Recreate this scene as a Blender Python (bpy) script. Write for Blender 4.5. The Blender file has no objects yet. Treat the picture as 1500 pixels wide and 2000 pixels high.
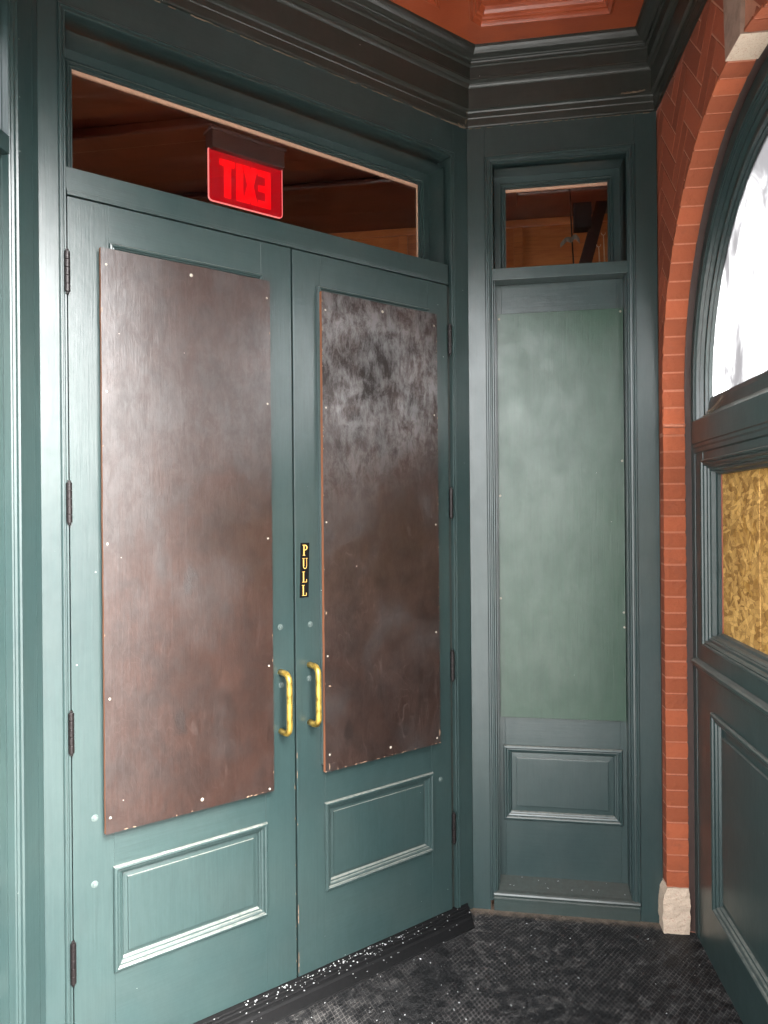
import bpy, bmesh, math, random
from mathutils import Vector, Matrix, noise
from mathutils.geometry import tessellate_polygon
random.seed(7)
R = math.radians
sc = bpy.context.scene
col = sc.collection

# ------------------------------------------------------------ camera
cam_d = bpy.data.cameras.new('camera'); cam = bpy.data.objects.new('camera', cam_d); col.objects.link(cam)
pitch, roll, yaw = R(-0.02), R(-0.50), R(-9.59)
cp, sp, cy_, sy_ = math.cos(pitch), math.sin(pitch), math.cos(yaw), math.sin(yaw)
fwd = Vector((sy_*cp, cy_*cp, sp)); rt = Vector((cy_, -sy_, 0)); up = rt.cross(fwd)
r2 = math.cos(roll)*rt + math.sin(roll)*up; u2 = -math.sin(roll)*rt + math.cos(roll)*up
m = Matrix((r2, u2, -fwd)).transposed().to_4x4(); m.translation = (0.154, -2.941, 1.6)
cam.matrix_world = m
cam_d.sensor_fit = 'HORIZONTAL'; cam_d.sensor_width = 36; cam_d.lens = 1450/1500*36
cam_d.clip_start = 0.02; cam_d.clip_end = 1500
sc.camera = cam

# ------------------------------------------------------------ daylight: bright overcast
w = bpy.data.worlds.new('World'); sc.world = w; w.use_nodes = True
nt = w.node_tree; bg = nt.nodes['Background']
sky = nt.nodes.new('ShaderNodeTexSky'); sky.sky_type = 'NISHITA'; sky.sun_disc = False
sky.sun_elevation = R(46); sky.sun_rotation = R(130); sky.dust_density = 4; sky.air_density = 1.0
hs = nt.nodes.new('ShaderNodeHueSaturation'); hs.inputs['Saturation'].default_value = 0.14
nt.links.new(sky.outputs[0], hs.inputs['Color']); nt.links.new(hs.outputs[0], bg.inputs['Color'])
bg.inputs['Strength'].default_value = 0.15
sd = bpy.data.lights.new('sun', 'SUN'); sd.energy = 0.95; sd.angle = R(28); sd.color = (1, .96, .9)
sun = bpy.data.objects.new('sun', sd); col.objects.link(sun)
# veiled sun to the right and behind the camera, over the street corner
az = R(130); el = R(46)
sdir = Vector((math.sin(az)*math.cos(el), math.cos(az)*math.cos(el), math.sin(el)))
sun.rotation_euler = sdir.to_track_quat('Z', 'Y').to_euler()
sc.view_settings.view_transform = 'Standard'; sc.view_settings.look = 'None'
sc.view_settings.exposure = 4.18; sc.view_settings.gamma = 1
sc.cycles.max_bounces = 10; sc.cycles.diffuse_bounces = 6; sc.cycles.glossy_bounces = 5
sc.cycles.transparent_max_bounces = 12
sc.cycles.caustics_reflective = False; sc.cycles.caustics_refractive = False
sc.cycles.sample_clamp_indirect = 4; sc.cycles.use_denoising = True; sc.cycles.denoiser = 'OPENIMAGEDENOISE'; sc.cycles.denoising_input_passes = 'RGB_ALBEDO_NORMAL'; sc.cycles.denoising_prefilter = 'ACCURATE'

# ------------------------------------------------------------ node helpers
class N:
    def __init__(s, name):
        s.m = bpy.data.materials.new(name); s.m.use_nodes = True; s.t = s.m.node_tree
        s.b = s.t.nodes['Principled BSDF']; s.out = s.t.nodes['Material Output']
        s.pos = s.n('ShaderNodeNewGeometry').outputs['Position']
    def n(s, k, **kw):
        nd = s.t.nodes.new(k)
        for a, v in kw.items(): setattr(nd, a, v)
        return nd
    def put(s, nd, i, v):
        if hasattr(v, 'is_output'): s.t.links.new(v, nd.inputs[i])
        else: nd.inputs[i].default_value = v
    def math(s, op, a, b=0.0, c=None, clamp=False):
        nd = s.n('ShaderNodeMath', operation=op, use_clamp=clamp); s.put(nd, 0, a); s.put(nd, 1, b)
        if c is not None: s.put(nd, 2, c)
        return nd.outputs[0]
    def map(s, v, sx, sy, sz, rot=(0, 0, 0)):
        nd = s.n('ShaderNodeMapping'); s.put(nd, 'Vector', v); nd.inputs['Scale'].default_value = (sx, sy, sz)
        nd.inputs['Rotation'].default_value = rot
        return nd.outputs[0]
    def noise(s, v, scale, detail=4, rough=.55, dist=0.0):
        nd = s.n('ShaderNodeTexNoise'); s.put(nd, 'Vector', v); nd.inputs['Scale'].default_value = scale
        nd.inputs['Detail'].default_value = detail; nd.inputs['Roughness'].default_value = rough
        nd.inputs['Distortion'].default_value = dist
        return nd.outputs['Fac']
    def vor(s, v, scale, feature='F1', out='Distance', rnd=1.0):
        nd = s.n('ShaderNodeTexVoronoi', feature=feature); s.put(nd, 'Vector', v); nd.inputs['Scale'].default_value = scale
        nd.inputs['Randomness'].default_value = rnd
        return nd.outputs[out]
    def rng(s, v, a, b, c=0.0, d=1.0):
        nd = s.n('ShaderNodeMapRange', interpolation_type='SMOOTHSTEP'); s.put(nd, 0, v); 
        for i, q in enumerate((a, b, c, d)): nd.inputs[i+1].default_value = q
        return nd.outputs[0]
    def mix(s, f, a, b, mode='MIX'):
        nd = s.n('ShaderNodeMix', data_type='RGBA', blend_type=mode); s.put(nd, 0, f)
        for i, q in ((6, a), (7, b)):
            if isinstance(q, tuple) and len(q) == 3: q = q + (1,)
            s.put(nd, i, q)
        return nd.outputs[2]
    def bump(s, h, strength=.3, dist=.002, nrm=None):
        nd = s.n('ShaderNodeBump'); s.put(nd, 'Height', h); nd.inputs['Strength'].default_value = strength
        nd.inputs['Distance'].default_value = dist
        if nrm is not None: s.put(nd, 'Normal', nrm)
        return nd.outputs[0]
    def set(s, **kw):
        for k, v in kw.items():
            k = {'color': 'Base Color', 'rough': 'Roughness', 'normal': 'Normal', 'metal': 'Metallic', 'spec': 'Specular IOR Level',
                 'coat': 'Coat Weight', 'coatr': 'Coat Roughness', 'em': 'Emission Color', 'ems': 'Emission Strength', 'alpha': 'Alpha'}[k]
            if isinstance(v, tuple) and len(v) == 3: v = v + (1,)
            s.put(s.b, k, v)
        return s.m
    def upness(s):   # how much a surface faces the sky: takes settled dust and painted ledge light
        g = s.n('ShaderNodeNewGeometry'); x = s.n('ShaderNodeSeparateXYZ'); s.t.links.new(g.outputs['True Normal'], x.inputs[0])
        return x.outputs[2]
    def specks(s, scale, size, keep):
        d = s.vor(s.pos, scale); c = s.vor(s.pos, scale, out='Color')
        x = s.n('ShaderNodeSeparateColor'); s.t.links.new(c, x.inputs[0])
        a = s.math('LESS_THAN', d, s.math('MULTIPLY', x.outputs[1], size)); b = s.math('LESS_THAN', x.outputs[0], keep)
        return s.math('MULTIPLY', a, b)

def paint(name, c1, c2, r0=.290, r1=.345, dust=.42, grime=.35, wood='z', speck=.03, bumpk=.34, ledgec=(.26, .25, .215)):
    q = N(name)
    big = q.noise(q.pos, 1.7, 3); med = q.noise(q.pos, 6, 4, .55)
    c = q.mix(q.rng(big, .35, .65), c1, c2)
    c = q.mix(q.math('MULTIPLY', q.rng(med, .35, .95), grime*.6), c, (.024, .026, .022))
    # pale rubbed scuffs
    sc_ = q.noise(q.map(q.pos, 1, 1, .35, (0.3, .5, .2)), 26, 6, .75, .8)
    c = q.mix(q.math('MULTIPLY', q.rng(sc_, .68, .80), .16), c, (.09, .13, .12))
    c = q.mix(q.specks(55, .12, speck*.8), c, (.35, .36, .33))
    up_ = q.upness()
    dm = q.math('MULTIPLY', q.rng(up_, .25, .8), q.rng(q.noise(q.pos, 60, 4), .25, .6, .35, 1))
    c = q.mix(q.math('MULTIPLY', dm, dust), c, ledgec)  # pale upward faces: real dust plus the lit look of moulding ledges, painted in
    st = (1, 1, .04) if wood == 'z' else (.04, .04, 1)
    gr = q.noise(q.map(q.pos, *st), 170, 4, .65); wave = q.noise(q.pos, 14, 2); fine = q.noise(q.pos, 95, 4, .6)
    h = q.math('ADD', q.math('MULTIPLY', gr, .7), q.math('MULTIPLY', fine, .35))
    c = q.mix(q.math('MULTIPLY', q.rng(gr, .3, .8), .35), c, tuple(v*.5 for v in c1))
    nb = q.bump(h, bumpk, .0012); nb = q.bump(wave, .10, .006, nb)
    rr = q.rng(med, .3, .7, r0, r1)
    rr = q.math('ADD', rr, q.math('MULTIPLY', dm, .4))
    w1 = q.noise(q.map(q.pos, 1, 1, .5), 20, 8, .72, .4)
    return q.set(color=c, rough=rr, normal=nb, spec=q.rng(w1, .30, .70, .50, .59))

G1, G2 = (.0160, .0305, .0300), (.0215, .0370, .0355)
GREEN = paint('green_paint', G1, G2)
GREENH = paint('green_paint_boards_across', G1, G2, wood='x')
DGREEN = paint('dark_green_cornice_paint', (.0165, .0200, .0165), (.0215, .0230, .0185), r0=.33, r1=.42, grime=.25, wood='x', speck=.04)
SILLM = paint('dirty_sill_paint', (.022, .035, .032), (.028, .036, .032), grime=.6, wood='x', speck=.15, ledgec=(.045, .040, .032))
BOARDG = paint('green_painted_plywood', (.0036, .0285, .0130), (.0100, .038, .020), r0=.29, r1=.40, grime=.2, speck=.01)

def plywood(name, c1, c2, seed, patchy, knots=()):
    q = N(name)
    off = q.n('ShaderNodeVectorMath', operation='ADD'); q.put(off, 0, q.pos); off.inputs[1].default_value = (seed, seed*.7, seed*.3)
    p = off.outputs[0]
    # cathedral figure: contour rings of a stretched noise
    f = q.noise(q.map(p, 1, 1, .30), 5.5, 3, .5, .35)
    rings = q.math('ABSOLUTE', q.math('SINE', q.math('MULTIPLY', f, 120)))
    line = q.math('MULTIPLY', q.rng(rings, .0, .30, 1, 0), q.rng(q.noise(p, 4, 3), .36, .56))
    fib = q.noise(q.map(p, 1, 1, .05), 140, 4, .7)
    cl = q.noise(p, 3.2, 6, .6, .2); cl2 = q.noise(p, 12, 6, .62, .2)
    c = q.mix(q.rng(cl, .35, .65), c1, c2)
    c = q.mix(q.math('MULTIPLY', q.rng(cl2, .45, .85), .6), c, tuple(v*.45 for v in c1))
    c = q.mix(q.math('MULTIPLY', line, .20*patchy), c, (.10, .075, .068))
    c = q.mix(q.math('MULTIPLY', q.rng(fib, .3, .8), .55), c, tuple(v*.55 for v in c1))
    c = q.mix(q.specks(38, .10, .025), c, (.35, .28, .24))
    kn = q.noise(q.map(p, 1, 1, .7), 4.2, 6, .6, .3)
    c = q.mix(q.math('MULTIPLY', q.rng(kn, .46, .76), .75*min(1, patchy)), c, tuple(v*.28 for v in c1))
    kh = None
    for kx, ky, kz, kr in knots:      # knots and burnt-in stains of this sheet
        dv = q.n('ShaderNodeVectorMath', operation='SUBTRACT'); q.put(dv, 0, q.pos); dv.inputs[1].default_value = (kx, ky, kz)
        ln = q.n('ShaderNodeVectorMath', operation='LENGTH'); q.put(ln, 0, q.map(dv.outputs[0], 1, 1, .55))
        dd = q.math('ADD', ln.outputs['Value'], q.math('MULTIPLY', q.math('SUBTRACT', q.noise(p, 22, 7, .7), .5), kr*3.0))
        mk = q.rng(dd, kr*.25, kr, 1, 0); rg = q.math('ABSOLUTE', q.math('SINE', q.math('MULTIPLY', dd, 9.5/kr)))
        c = q.mix(q.math('MULTIPLY', mk, .62), c, tuple(v*.22 for v in c1))
        r1 = q.math('MULTIPLY', q.math('MULTIPLY', mk, rg), .35); kh = r1 if kh is None else q.math('ADD', kh, r1)
    rr = q.math('ADD', q.rng(cl2, .25, .75, .285, .285+.07*patchy), q.math('MULTIPLY', q.rng(kn, .44, .70), .20*patchy))
    h = q.math('ADD', q.math('MULTIPLY', line, .16*patchy), q.math('ADD', q.math('MULTIPLY', fib, .45), q.math('MULTIPLY', cl2, .8)))
    h = q.math('ADD', h, kh) if kh is not None else h
    # worn and greasy patches break the sheen
    w1 = q.noise(q.map(p, 1, 1, .6), 19, 9, .76, .4); w2 = q.noise(q.map(p, 1, 1, .3), 60, 5, .75)
    wear = q.math('ADD', q.math('MULTIPLY', w1, .7), q.math('MULTIPLY', w2, .3))
    zz = q.n('ShaderNodeSeparateXYZ'); q.t.links.new(q.pos, zz.inputs[0])
    wz = q.math('ADD', zz.outputs[2], q.math('MULTIPLY', q.math('SUBTRACT', cl, .5), .9))
    amp = q.rng(wz, 1.55, 2.05, .10, .10+.50*max(0, patchy-.6))          # rubbed hard on the upper half of the figured sheet
    sp = q.math('ADD', .70, q.math('MULTIPLY', q.rng(wear, .40, .60, -1, 1), amp))
    c = q.mix(q.math('MULTIPLY', q.rng(q.math('MULTIPLY_ADD', w2, .4, q.math('MULTIPLY', cl2, .6)), .40, .62), .55), c, tuple(v*.40 for v in c1))
    rr = q.math('ADD', rr, q.rng(wear, .38, .62, .03*patchy, 0))
    h = q.math('ADD', h, q.math('MULTIPLY', w2, .55))
    nb = q.bump(h, .36, .0013)
    return q.set(color=c, rough=rr, normal=nb, spec=sp)
PLY1 = plywood('brown_painted_plywood', (.0175, .0078, .0053), (.0260, .0122, .0088), 1.3, .6, ((-.783, -.866, 1.399, .030), (-.806, -.89, .99, .026), (-.62, -.72, 1.95, .018)))
PLY2 = plywood('brown_painted_figured_plywood', (.0165, .0083, .0062), (.0275, .0155, .0122), 8.1, 1.3, ((-.291, -.345, 1.854, .050), (-.297, -.351, 2.143, .085), (-.392, -.452, .854, .028), (-.201, -.25, 1.991, .05), (-.36, -.42, 1.90, .045), (-.33, -.39, 2.04, .05)))
PLYEDGE = N('raw_plywood_edge').set(color=(.16, .055, .022), rough=.8)

def brickmat(name, tint, dirt=.4):
    q = N(name)
    a = q.n('ShaderNodeAttribute', attribute_name='tone'); x = q.n('ShaderNodeSeparateColor'); q.t.links.new(a.outputs['Color'], x.inputs[0])
    c = q.mix(x.outputs[0], tuple(v*.68 for v in tint), tuple(min(1, v*1.1) for v in tint))
    nz = q.noise(q.pos, 55, 7, .75); n2 = q.noise(q.pos, 12, 6, .7)
    c = q.mix(q.math('MULTIPLY', q.rng(nz, .55, .8), .5), c, tuple(v*.5 for v in tint))
    c = q.mix(q.math('MULTIPLY', q.rng(n2, .5, .75), dirt), c, (.16, .05, .028))
    nb = q.bump(nz, .8, .005)
    return q.set(color=c, rough=.85, normal=nb, spec=.25)
BRICK = brickmat('orange_brick', (.315, .080, .034), .5)
BRICKF = brickmat('red_brick_face', (.27, .066, .032), .3)
def plain(name, c, rough=.6, nscale=30, amt=.3, dark=.6, bump=.2, metal=0, spec=.5, sp=None, dist=.002):
    q = N(name); nz = q.noise(q.pos, nscale, 6, .65)
    cc = q.mix(q.math('MULTIPLY', q.rng(nz, .4, .7), amt), c, tuple(v*dark for v in c))
    if sp: cc = q.mix(q.specks(sp[0], sp[1], sp[2]), cc, sp[3])
    return q.set(color=cc, rough=rough, normal=q.bump(nz, bump, dist), metal=metal, spec=spec)
MORTAR = plain('mortar', (.36, .125, .07), .9, 120, .4, .6, .5)
MORTARF = plain('red_mortar', (.37, .15, .09), .9, 120, .4, .6, .5)
STONE = plain('pale_granite', (.44, .34, .255), .85, 170, .45, .62, .6, sp=(300, .5, .3, (.30, .15, .11)))
KEYF = plain('dirty_stone_face', (.25, .16, .12), .9, 25, .6, .5, .4)
DKBROWN = plain('dark_brown_strip', (.03, .013, .009), .6, 40)
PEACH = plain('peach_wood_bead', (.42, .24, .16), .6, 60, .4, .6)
HINGE = plain('painted_bronze_hinge', (.012, .009, .009), .38, 90, .7, .4, .4, metal=.55)
BOLT = plain('painted_bolt', (.06, .08, .075), .4, 200, .5, .5, .5)
SCREW = plain('filled_screw', (.26, .235, .19), .7, 200, .3)
BRASSM = plain('worn_brass', (.50, .33, .065), .36, 34, 1.0, .22, .4, metal=.7)
DARK = plain('dark_gap', (.001, .001, .001), .8)
BLACK = plain('black_label', (.0010, .0008, .0008), .7, spec=.12)
GOLD = plain('gold_lettering', (.45, .27, .07), .4, 90, .3)
THRESH = plain('black_ribbed_rubber', (.003, .003, .0032), .8, 60, .6, .4, .5, spec=.15, sp=(90, .28, .12, (.2, .2, .2)))
COB = plain('cobweb_dust', (.16, .115, .08), .95)
SALT = plain('rock_salt', (.30, .31, .31), .55)
PAPER = plain('tape_ribbon', (.13, .11, .085), .5)
WIRE = plain('bright_wire', (.75, .62, .45), .3, metal=.8)

def ceilmat():
    q = N('burnt_orange_ceiling_paint'); nz = q.noise(q.pos, 6, 4); f = q.noise(q.pos, 120, 4)
    c = q.mix(q.rng(nz, .35, .65), (.26, .050, .018), (.32, .066, .024))
    return q.set(color=c, rough=q.rng(nz, .3, .7, .29, .36), normal=q.bump(q.math('ADD', f, nz), .22, .0025), spec=.6)
CEIL = ceilmat()
def woodmat(name, c1, c2, rough=.3):
    q = N(name); f = q.noise(q.map(q.pos, .25, 1, 1), 16, 5, .6, .6); g = q.noise(q.map(q.pos, .05, 1, 1), 150, 3)
    c = q.mix(q.rng(f, .3, .7), c1, c2); c = q.mix(q.math('MULTIPLY', q.rng(g, .5, .8), .5), c, tuple(v*.5 for v in c1))
    return q.set(color=c, rough=rough, normal=q.bump(g, .15, .001))
MAHOG = woodmat('mahogany_ceiling', (.050, .0105, .0055), (.080, .017, .0085))
OAK = woodmat('orange_oak_panel', (.40, .12, .035), (.52, .18, .055))
def osbmat():
    q = N('strand_board')
    base = None
    c = (.52, .31, .10, 1)
    n0 = q.noise(q.pos, 22, 5, .6)
    c = q.mix(q.rng(n0, .35, .65), (.30, .145, .030), (.52, .29, .075))
    hh = None
    for i, (ang, sc1, k) in enumerate(((.3, 34, 1), (1.2, 40, 1), (2.1, 31, 1), (2.7, 50, 1), (.8, 62, 1), (1.7, 84, 1))):
        v = q.map(q.map(q.pos, 1, 1, 1, (ang, 0, 0)), 1, 1, .28)
        cc = q.vor(v, sc1, out='Color'); x = q.n('ShaderNodeSeparateColor'); q.t.links.new(cc, x.inputs[0])
        e = q.vor(v, sc1, feature='DISTANCE_TO_EDGE')
        sel = q.math('GREATER_THAN', x.outputs[0], .62)
        tone = q.mix(x.outputs[1], (.17, .068, .012), (.74, .44, .14))
        c = q.mix(q.math('MULTIPLY', sel, .62), c, tone)
        edge = q.math('MULTIPLY', q.math('LESS_THAN', e, .035), sel)
        c = q.mix(q.math('MULTIPLY', edge, .4), c, (.07, .025, .006))
        h1 = q.math('MULTIPLY', x.outputs[2], sel); hh = h1 if hh is None else q.math('ADD', hh, h1)
    dk = q.noise(q.pos, 75, 3, .7)
    c = q.mix(q.rng(dk, .66, .72), c, (.035, .012, .004))
    return q.set(color=c, rough=.62, normal=q.bump(hh, .25, .0008), spec=.3)
OSB = osbmat()
def floormat():
    q = N('black_diamond_rubber')
    x = q.n('ShaderNodeSeparateXYZ'); q.t.links.new(q.pos, x.inputs[0]); X, Y = x.outputs[0], x.outputs[1]
    wob = q.math('MULTIPLY', q.noise(q.pos, 5, 2), .012)
    a = q.math('ADD', q.math('ADD', X, q.math('MULTIPLY', Y, .62)), wob); b = q.math('SUBTRACT', X, q.math('MULTIPLY', Y, .62))
    P = .0168
    la = q.rng(q.math('ABSOLUTE', q.math('SINE', q.math('MULTIPLY', a, math.pi/P))), .0, .42, 1, 0)
    lb = q.rng(q.math('ABSOLUTE', q.math('SINE', q.math('MULTIPLY', b, math.pi/P))), .0, .42, 1, 0)
    lat = q.math('MAXIMUM', la, lb)
    d1 = q.noise(q.pos, 3.1, 6, .62, .3); d2 = q.noise(q.pos, 24, 6, .75, .6); d3 = q.noise(q.pos, 110, 4, .7)
    wear = q.rng(d1, .42, .60)
    c = q.mix(q.rng(d2, .4, .75), (.0045, .0045, .005), (.016, .0155, .0155))
    lm = q.math('MULTIPLY', q.math('MULTIPLY', lat, q.rng(d1, .36, .56)), q.rng(d2, .34, .66))
    c = q.mix(q.math('MULTIPLY', lm, .48), c, (.17, .155, .145))
    sm = q.math('MULTIPLY', q.rng(d2, .46, .78), q.rng(q.noise(q.pos, 4.3, 4), .44, .62))
    c = q.mix(q.math('MULTIPLY', sm, .42), c, (.15, .142, .134))
    # grit lying along the foot of the sidelight and the pier
    eg = q.rng(q.math('ADD', Y, q.math('MULTIPLY', d2, .10)), -.005, .045)
    c = q.mix(q.math('MULTIPLY', eg, .75), c, (.15, .115, .085))
    c = q.mix(q.specks(60, .14, .05), c, (.32, .32, .31)); c = q.mix(q.specks(150, .25, .07), c, (.22, .22, .21))
    h = q.math('ADD', q.math('MULTIPLY', lat, .8), q.math('MULTIPLY', d3, .35))
    return q.set(color=c, rough=q.rng(d2, .3, .7, .45, .8), normal=q.bump(h, .6, .003), spec=.32)
FLOOR = floormat()

def glassmat(name, film, grad=False):
    m_ = N(name); q = m_
    tr = q.n('ShaderNodeBsdfTransparent'); gl = q.n('ShaderNodeBsdfGlossy'); gl.inputs['Roughness'].default_value = .02
    lw = q.n('ShaderNodeLayerWeight'); lw.inputs['Blend'].default_value = .5   # Schlick, the same from both faces of the pane
    fr = q.math('ADD', q.math('MULTIPLY', q.math('POWER', lw.outputs['Facing'], 5), .96), .04)
    mx = q.n('ShaderNodeMixShader'); q.t.links.new(fr, mx.inputs[0]); q.t.links.new(tr.outputs[0], mx.inputs[1]); q.t.links.new(gl.outputs[0], mx.inputs[2])
    last = mx.outputs[0]
    if film > 0:
        td = q.n('ShaderNodeBsdfTranslucent'); td.inputs[0].default_value = (.85, .87, .88, 1)
        n9 = q.noise(q.map(q.pos, 1, 1, .5), 4, 5, .6, 1.0); n1 = q.noise(q.map(q.pos, 1, 1, .8), 13, 6, .7, .5)
        q.put(td, 0, q.mix(q.rng(n9, .40, .62), (.85, .87, .88), (.185, .185, .19)))
        fac = q.math('MAXIMUM', q.rng(n9, .32, .52, film*.22, film), q.math('MULTIPLY', q.rng(n1, .5, .8), film*.6))
        mx2 = q.n('ShaderNodeMixShader'); q.t.links.new(fac, mx2.inputs[0]); q.t.links.new(last, mx2.inputs[1]); q.t.links.new(td.outputs[0], mx2.inputs[2]); last = mx2.outputs[0]
    q.t.links.new(last, q.out.inputs[0])
    return q.m
GLASS = glassmat('window_glass', 0)
FILM = glassmat('dirty_glass_with_film', .985)
def emis(name, c, st, rough=.3):
    q = N(name); return q.set(color=tuple(v*.04 for v in c), em=c, ems=st, rough=rough)
RED1 = emis('exit_letter_red', (1, .0, .003), .085); RED2 = emis('exit_panel_red', (.60, .0, .006), .036); RED3 = emis('exit_edge_pink', (1, .22, .20), .07)

# ------------------------------------------------------------ object helpers
def tag(o, label=None, cat=None, group=None, kind=None):
    if label: o['label'] = label
    if cat: o['category'] = cat
    if group: o['group'] = group
    if kind: o['kind'] = kind
    return o
def thing(name, label, cat, loc=(0, 0, 0), ang=0, group=None):
    o = bpy.data.objects.new(name, None); col.objects.link(o); o.location = loc; o.rotation_euler = (0, 0, ang)
    o.empty_display_size = .1
    return tag(o, label, cat, group)
def obj(name, bm, mat, parent=None, bevel=0, smooth=False, recalc=True, seg=2):
    if recalc: bmesh.ops.recalc_face_normals(bm, faces=bm.faces)
    me = bpy.data.meshes.new(name); bm.to_mesh(me); bm.free()
    mats = mat if isinstance(mat, (list, tuple)) else [mat]
    for k in mats: me.materials.append(k)
    o = bpy.data.objects.new(name, me); col.objects.link(o); o.parent = parent
    if smooth:
        for p in me.polygons: p.use_smooth = True
    if bevel:
        b = o.modifiers.new('bevel', 'BEVEL'); b.width = bevel; b.segments = seg; b.limit_method = 'ANGLE'; b.angle_limit = R(40)
        b.harden_normals = False
    return o
def bx(bm, x0, x1, y0, y1, z0, z1, mi=0):
    vs = [bm.verts.new((x, y, z)) for x in (x0, x1) for y in (y0, y1) for z in (z0, z1)]
    for q in ((0, 1, 3, 2), (4, 6, 7, 5), (0, 4, 5, 1), (2, 3, 7, 6), (0, 2, 6, 4), (1, 5, 7, 3)):
        f = bm.faces.new([vs[i] for i in q]); f.material_index = mi
    return vs
def boxes(*L):
    bm = bmesh.new()
    for b in L: bx(bm, *b)
    return bm
def sweep(bm, path, prof, closed=True, fn=lambda a, b, h: (a, h, b), mi=0):
    """path 2-D, counter-clockwise; prof = [(offset to the left of the path, h)]"""
    n = len(path); rows = []
    for i in range(n):
        p = Vector(path[i]); a = Vector(path[(i-1) % n]); c = Vector(path[(i+1) % n])
        if not closed and i == 0: d1 = d2 = (c-p).normalized()
        elif not closed and i == n-1: d1 = d2 = (p-a).normalized()
        else: d1 = (p-a).normalized(); d2 = (c-p).normalized()
        n1 = Vector((-d1.y, d1.x)); n2 = Vector((-d2.y, d2.x)); mv = (n1+n2)
        mv = mv/(mv.length_squared/2) if mv.length > 1e-6 else n1
        rows.append([bm.verts.new(fn(*(p+mv*o), h)) for o, h in prof])
    for i in range(n if closed else n-1):
        A, B = rows[i], rows[(i+1) % n]
        for k in range(len(prof)-1):
            f = bm.faces.new((A[k], B[k], B[k+1], A[k+1])); f.material_index = mi
    return bm
def rect(x0, x1, z0, z1): return [(x0, z0), (x1, z0), (x1, z1), (x0, z1)]
def uframe(x0, x1, z0, z1): return [(x1, z0), (x1, z1), (x0, z1), (x0, z0)]   # right leg up, across, left leg down
def cyl(bm, p, axis, r, h, n=16, r2=None, cap=True):
    p = Vector(p); a = Vector(axis).normalized(); t = a.orthogonal().normalized(); b = a.cross(t); r2 = r if r2 is None else r2
    A = [bm.verts.new(p+(t*math.cos(k*2*math.pi/n)+b*math.sin(k*2*math.pi/n))*r) for k in range(n)]
    B = [bm.verts.new(p+a*h+(t*math.cos(k*2*math.pi/n)+b*math.sin(k*2*math.pi/n))*r2) for k in range(n)]
    for k in range(n): bm.faces.new((A[k], A[(k+1) % n], B[(k+1) % n], B[k]))
    if cap: bm.faces.new(A[::-1]); bm.faces.new(B)
def tube(bm, pts, r, n=12):
    pts = [Vector(p) for p in pts]; rings = []; ref = None
    for i, p in enumerate(pts):
        d = (pts[min(i+1, len(pts)-1)]-pts[max(i-1, 0)]).normalized()
        t = d.orthogonal().normalized() if ref is None else (ref-d*ref.dot(d)).normalized(); ref = t; b = d.cross(t)
        rr = r[i] if isinstance(r, (list, tuple)) else r
        rings.append([bm.verts.new(p+(t*math.cos(k*2*math.pi/n)+b*math.sin(k*2*math.pi/n))*rr) for k in range(n)])
    for A, B in zip(rings, rings[1:]):
        for k in range(n): bm.faces.new((A[k], A[(k+1) % n], B[(k+1) % n], B[k]))
    bm.faces.new(rings[0][::-1]); bm.faces.new(rings[-1])
def flipx(bm, L):
    for v in bm.verts: v.co.x = L-v.co.x
    return bm

# ------------------------------------------------------------ plan of the vestibule (metres)
FZ = .035                                     # floor level
K = Vector((0, 0)); K2 = Vector((-1.0778, -1.1402)); CB = Vector((.7146, 0)); C2 = Vector((-1.0375, -1.854))
ANG_A = math.atan2(.72673, .68693); ANG_B = 0.0; ANG_P = 2*ANG_A; ANG_C = math.atan2(-.99892, .04649); ANG_D = 2*ANG_A-ANG_C-math.pi
WA = 1.569; TOPZ = 3.376

# ================================================================= SETTING
g = boxes((-60, 60, -80, -1.95, -.3, -.012)); tag(obj('pavement', g, plain('concrete_pavement', (.26, .26, .25), .85, 8, .4, .7)), kind='structure')
bm = bmesh.new()
fl = [(-1.25, -2.0), (1.1, -2.0), (1.1, 0.03), (1.0, .12), (-.02, .08), (-1.2, -1.1)]
tp = [bm.verts.new((x, y, FZ)) for x, y in fl]; bt = [bm.verts.new((x, y, -.005)) for x, y in fl]
bm.faces.new(tp); bm.faces.new(bt[::-1])
for k in range(6): bm.faces.new((tp[k], bt[k], bt[(k+1) % 6], tp[(k+1) % 6]))
tag(obj('floor', bm, FLOOR), kind='structure')

# ceiling with recessed moulded coffers
inner = [(.92, -1.95), (.80, .02), (-.02, .04), (-1.14, -1.14), (-1.13, -1.98)]
cof1 = [(.063, -.196), (.528, -.186), (.565, -1.62), (.030, -1.62), (.030, -.238)][::-1]
cof2 = [(-.075, -.325), (-.075, -1.62), (-.86, -1.62), (-.86, -1.15), (-.115, -.366)][::-1]
def area(p): return sum(p[i][0]*p[(i+1) % len(p)][1]-p[(i+1) % len(p)][0]*p[i][1] for i in range(len(p)))
cofs = [c if area(c) > 0 else c[::-1] for c in (cof1, cof2)]
bm = bmesh.new()
loops = [inner]+cofs
flat = [p for l in loops for p in l]; vv = [bm.verts.new((x, y, TOPZ)) for x, y in flat]
for tri in tessellate_polygon([[Vector((x, y, 0)) for x, y in l] for l in loops]):
    try: bm.faces.new([vv[i] for i in tri])
    except ValueError: pass
ceil = tag(obj('ceiling', bm, CEIL), kind='structure')
for c in cofs:
    bm = bmesh.new()
    pr = [(-.003, -.001), (.0, -.005), (.006, -.006), (.010, .002), (.013, .010), (.019, .012), (.022, .020), (.030, .024), (.036, .034), (.040, .044), (.043, .045)]
    sweep(bm, c, [(o, h) for o, h in pr], True, lambda a, b, h: (a, b, TOPZ+h))
    obj('coffer_moulding', bm, CEIL, ceil)
    bm = bmesh.new(); bm.faces.new([bm.verts.new((x, y, TOPZ+.0455)) for x, y in c]); obj('coffer_panel', bm, CEIL, ceil)
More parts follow.
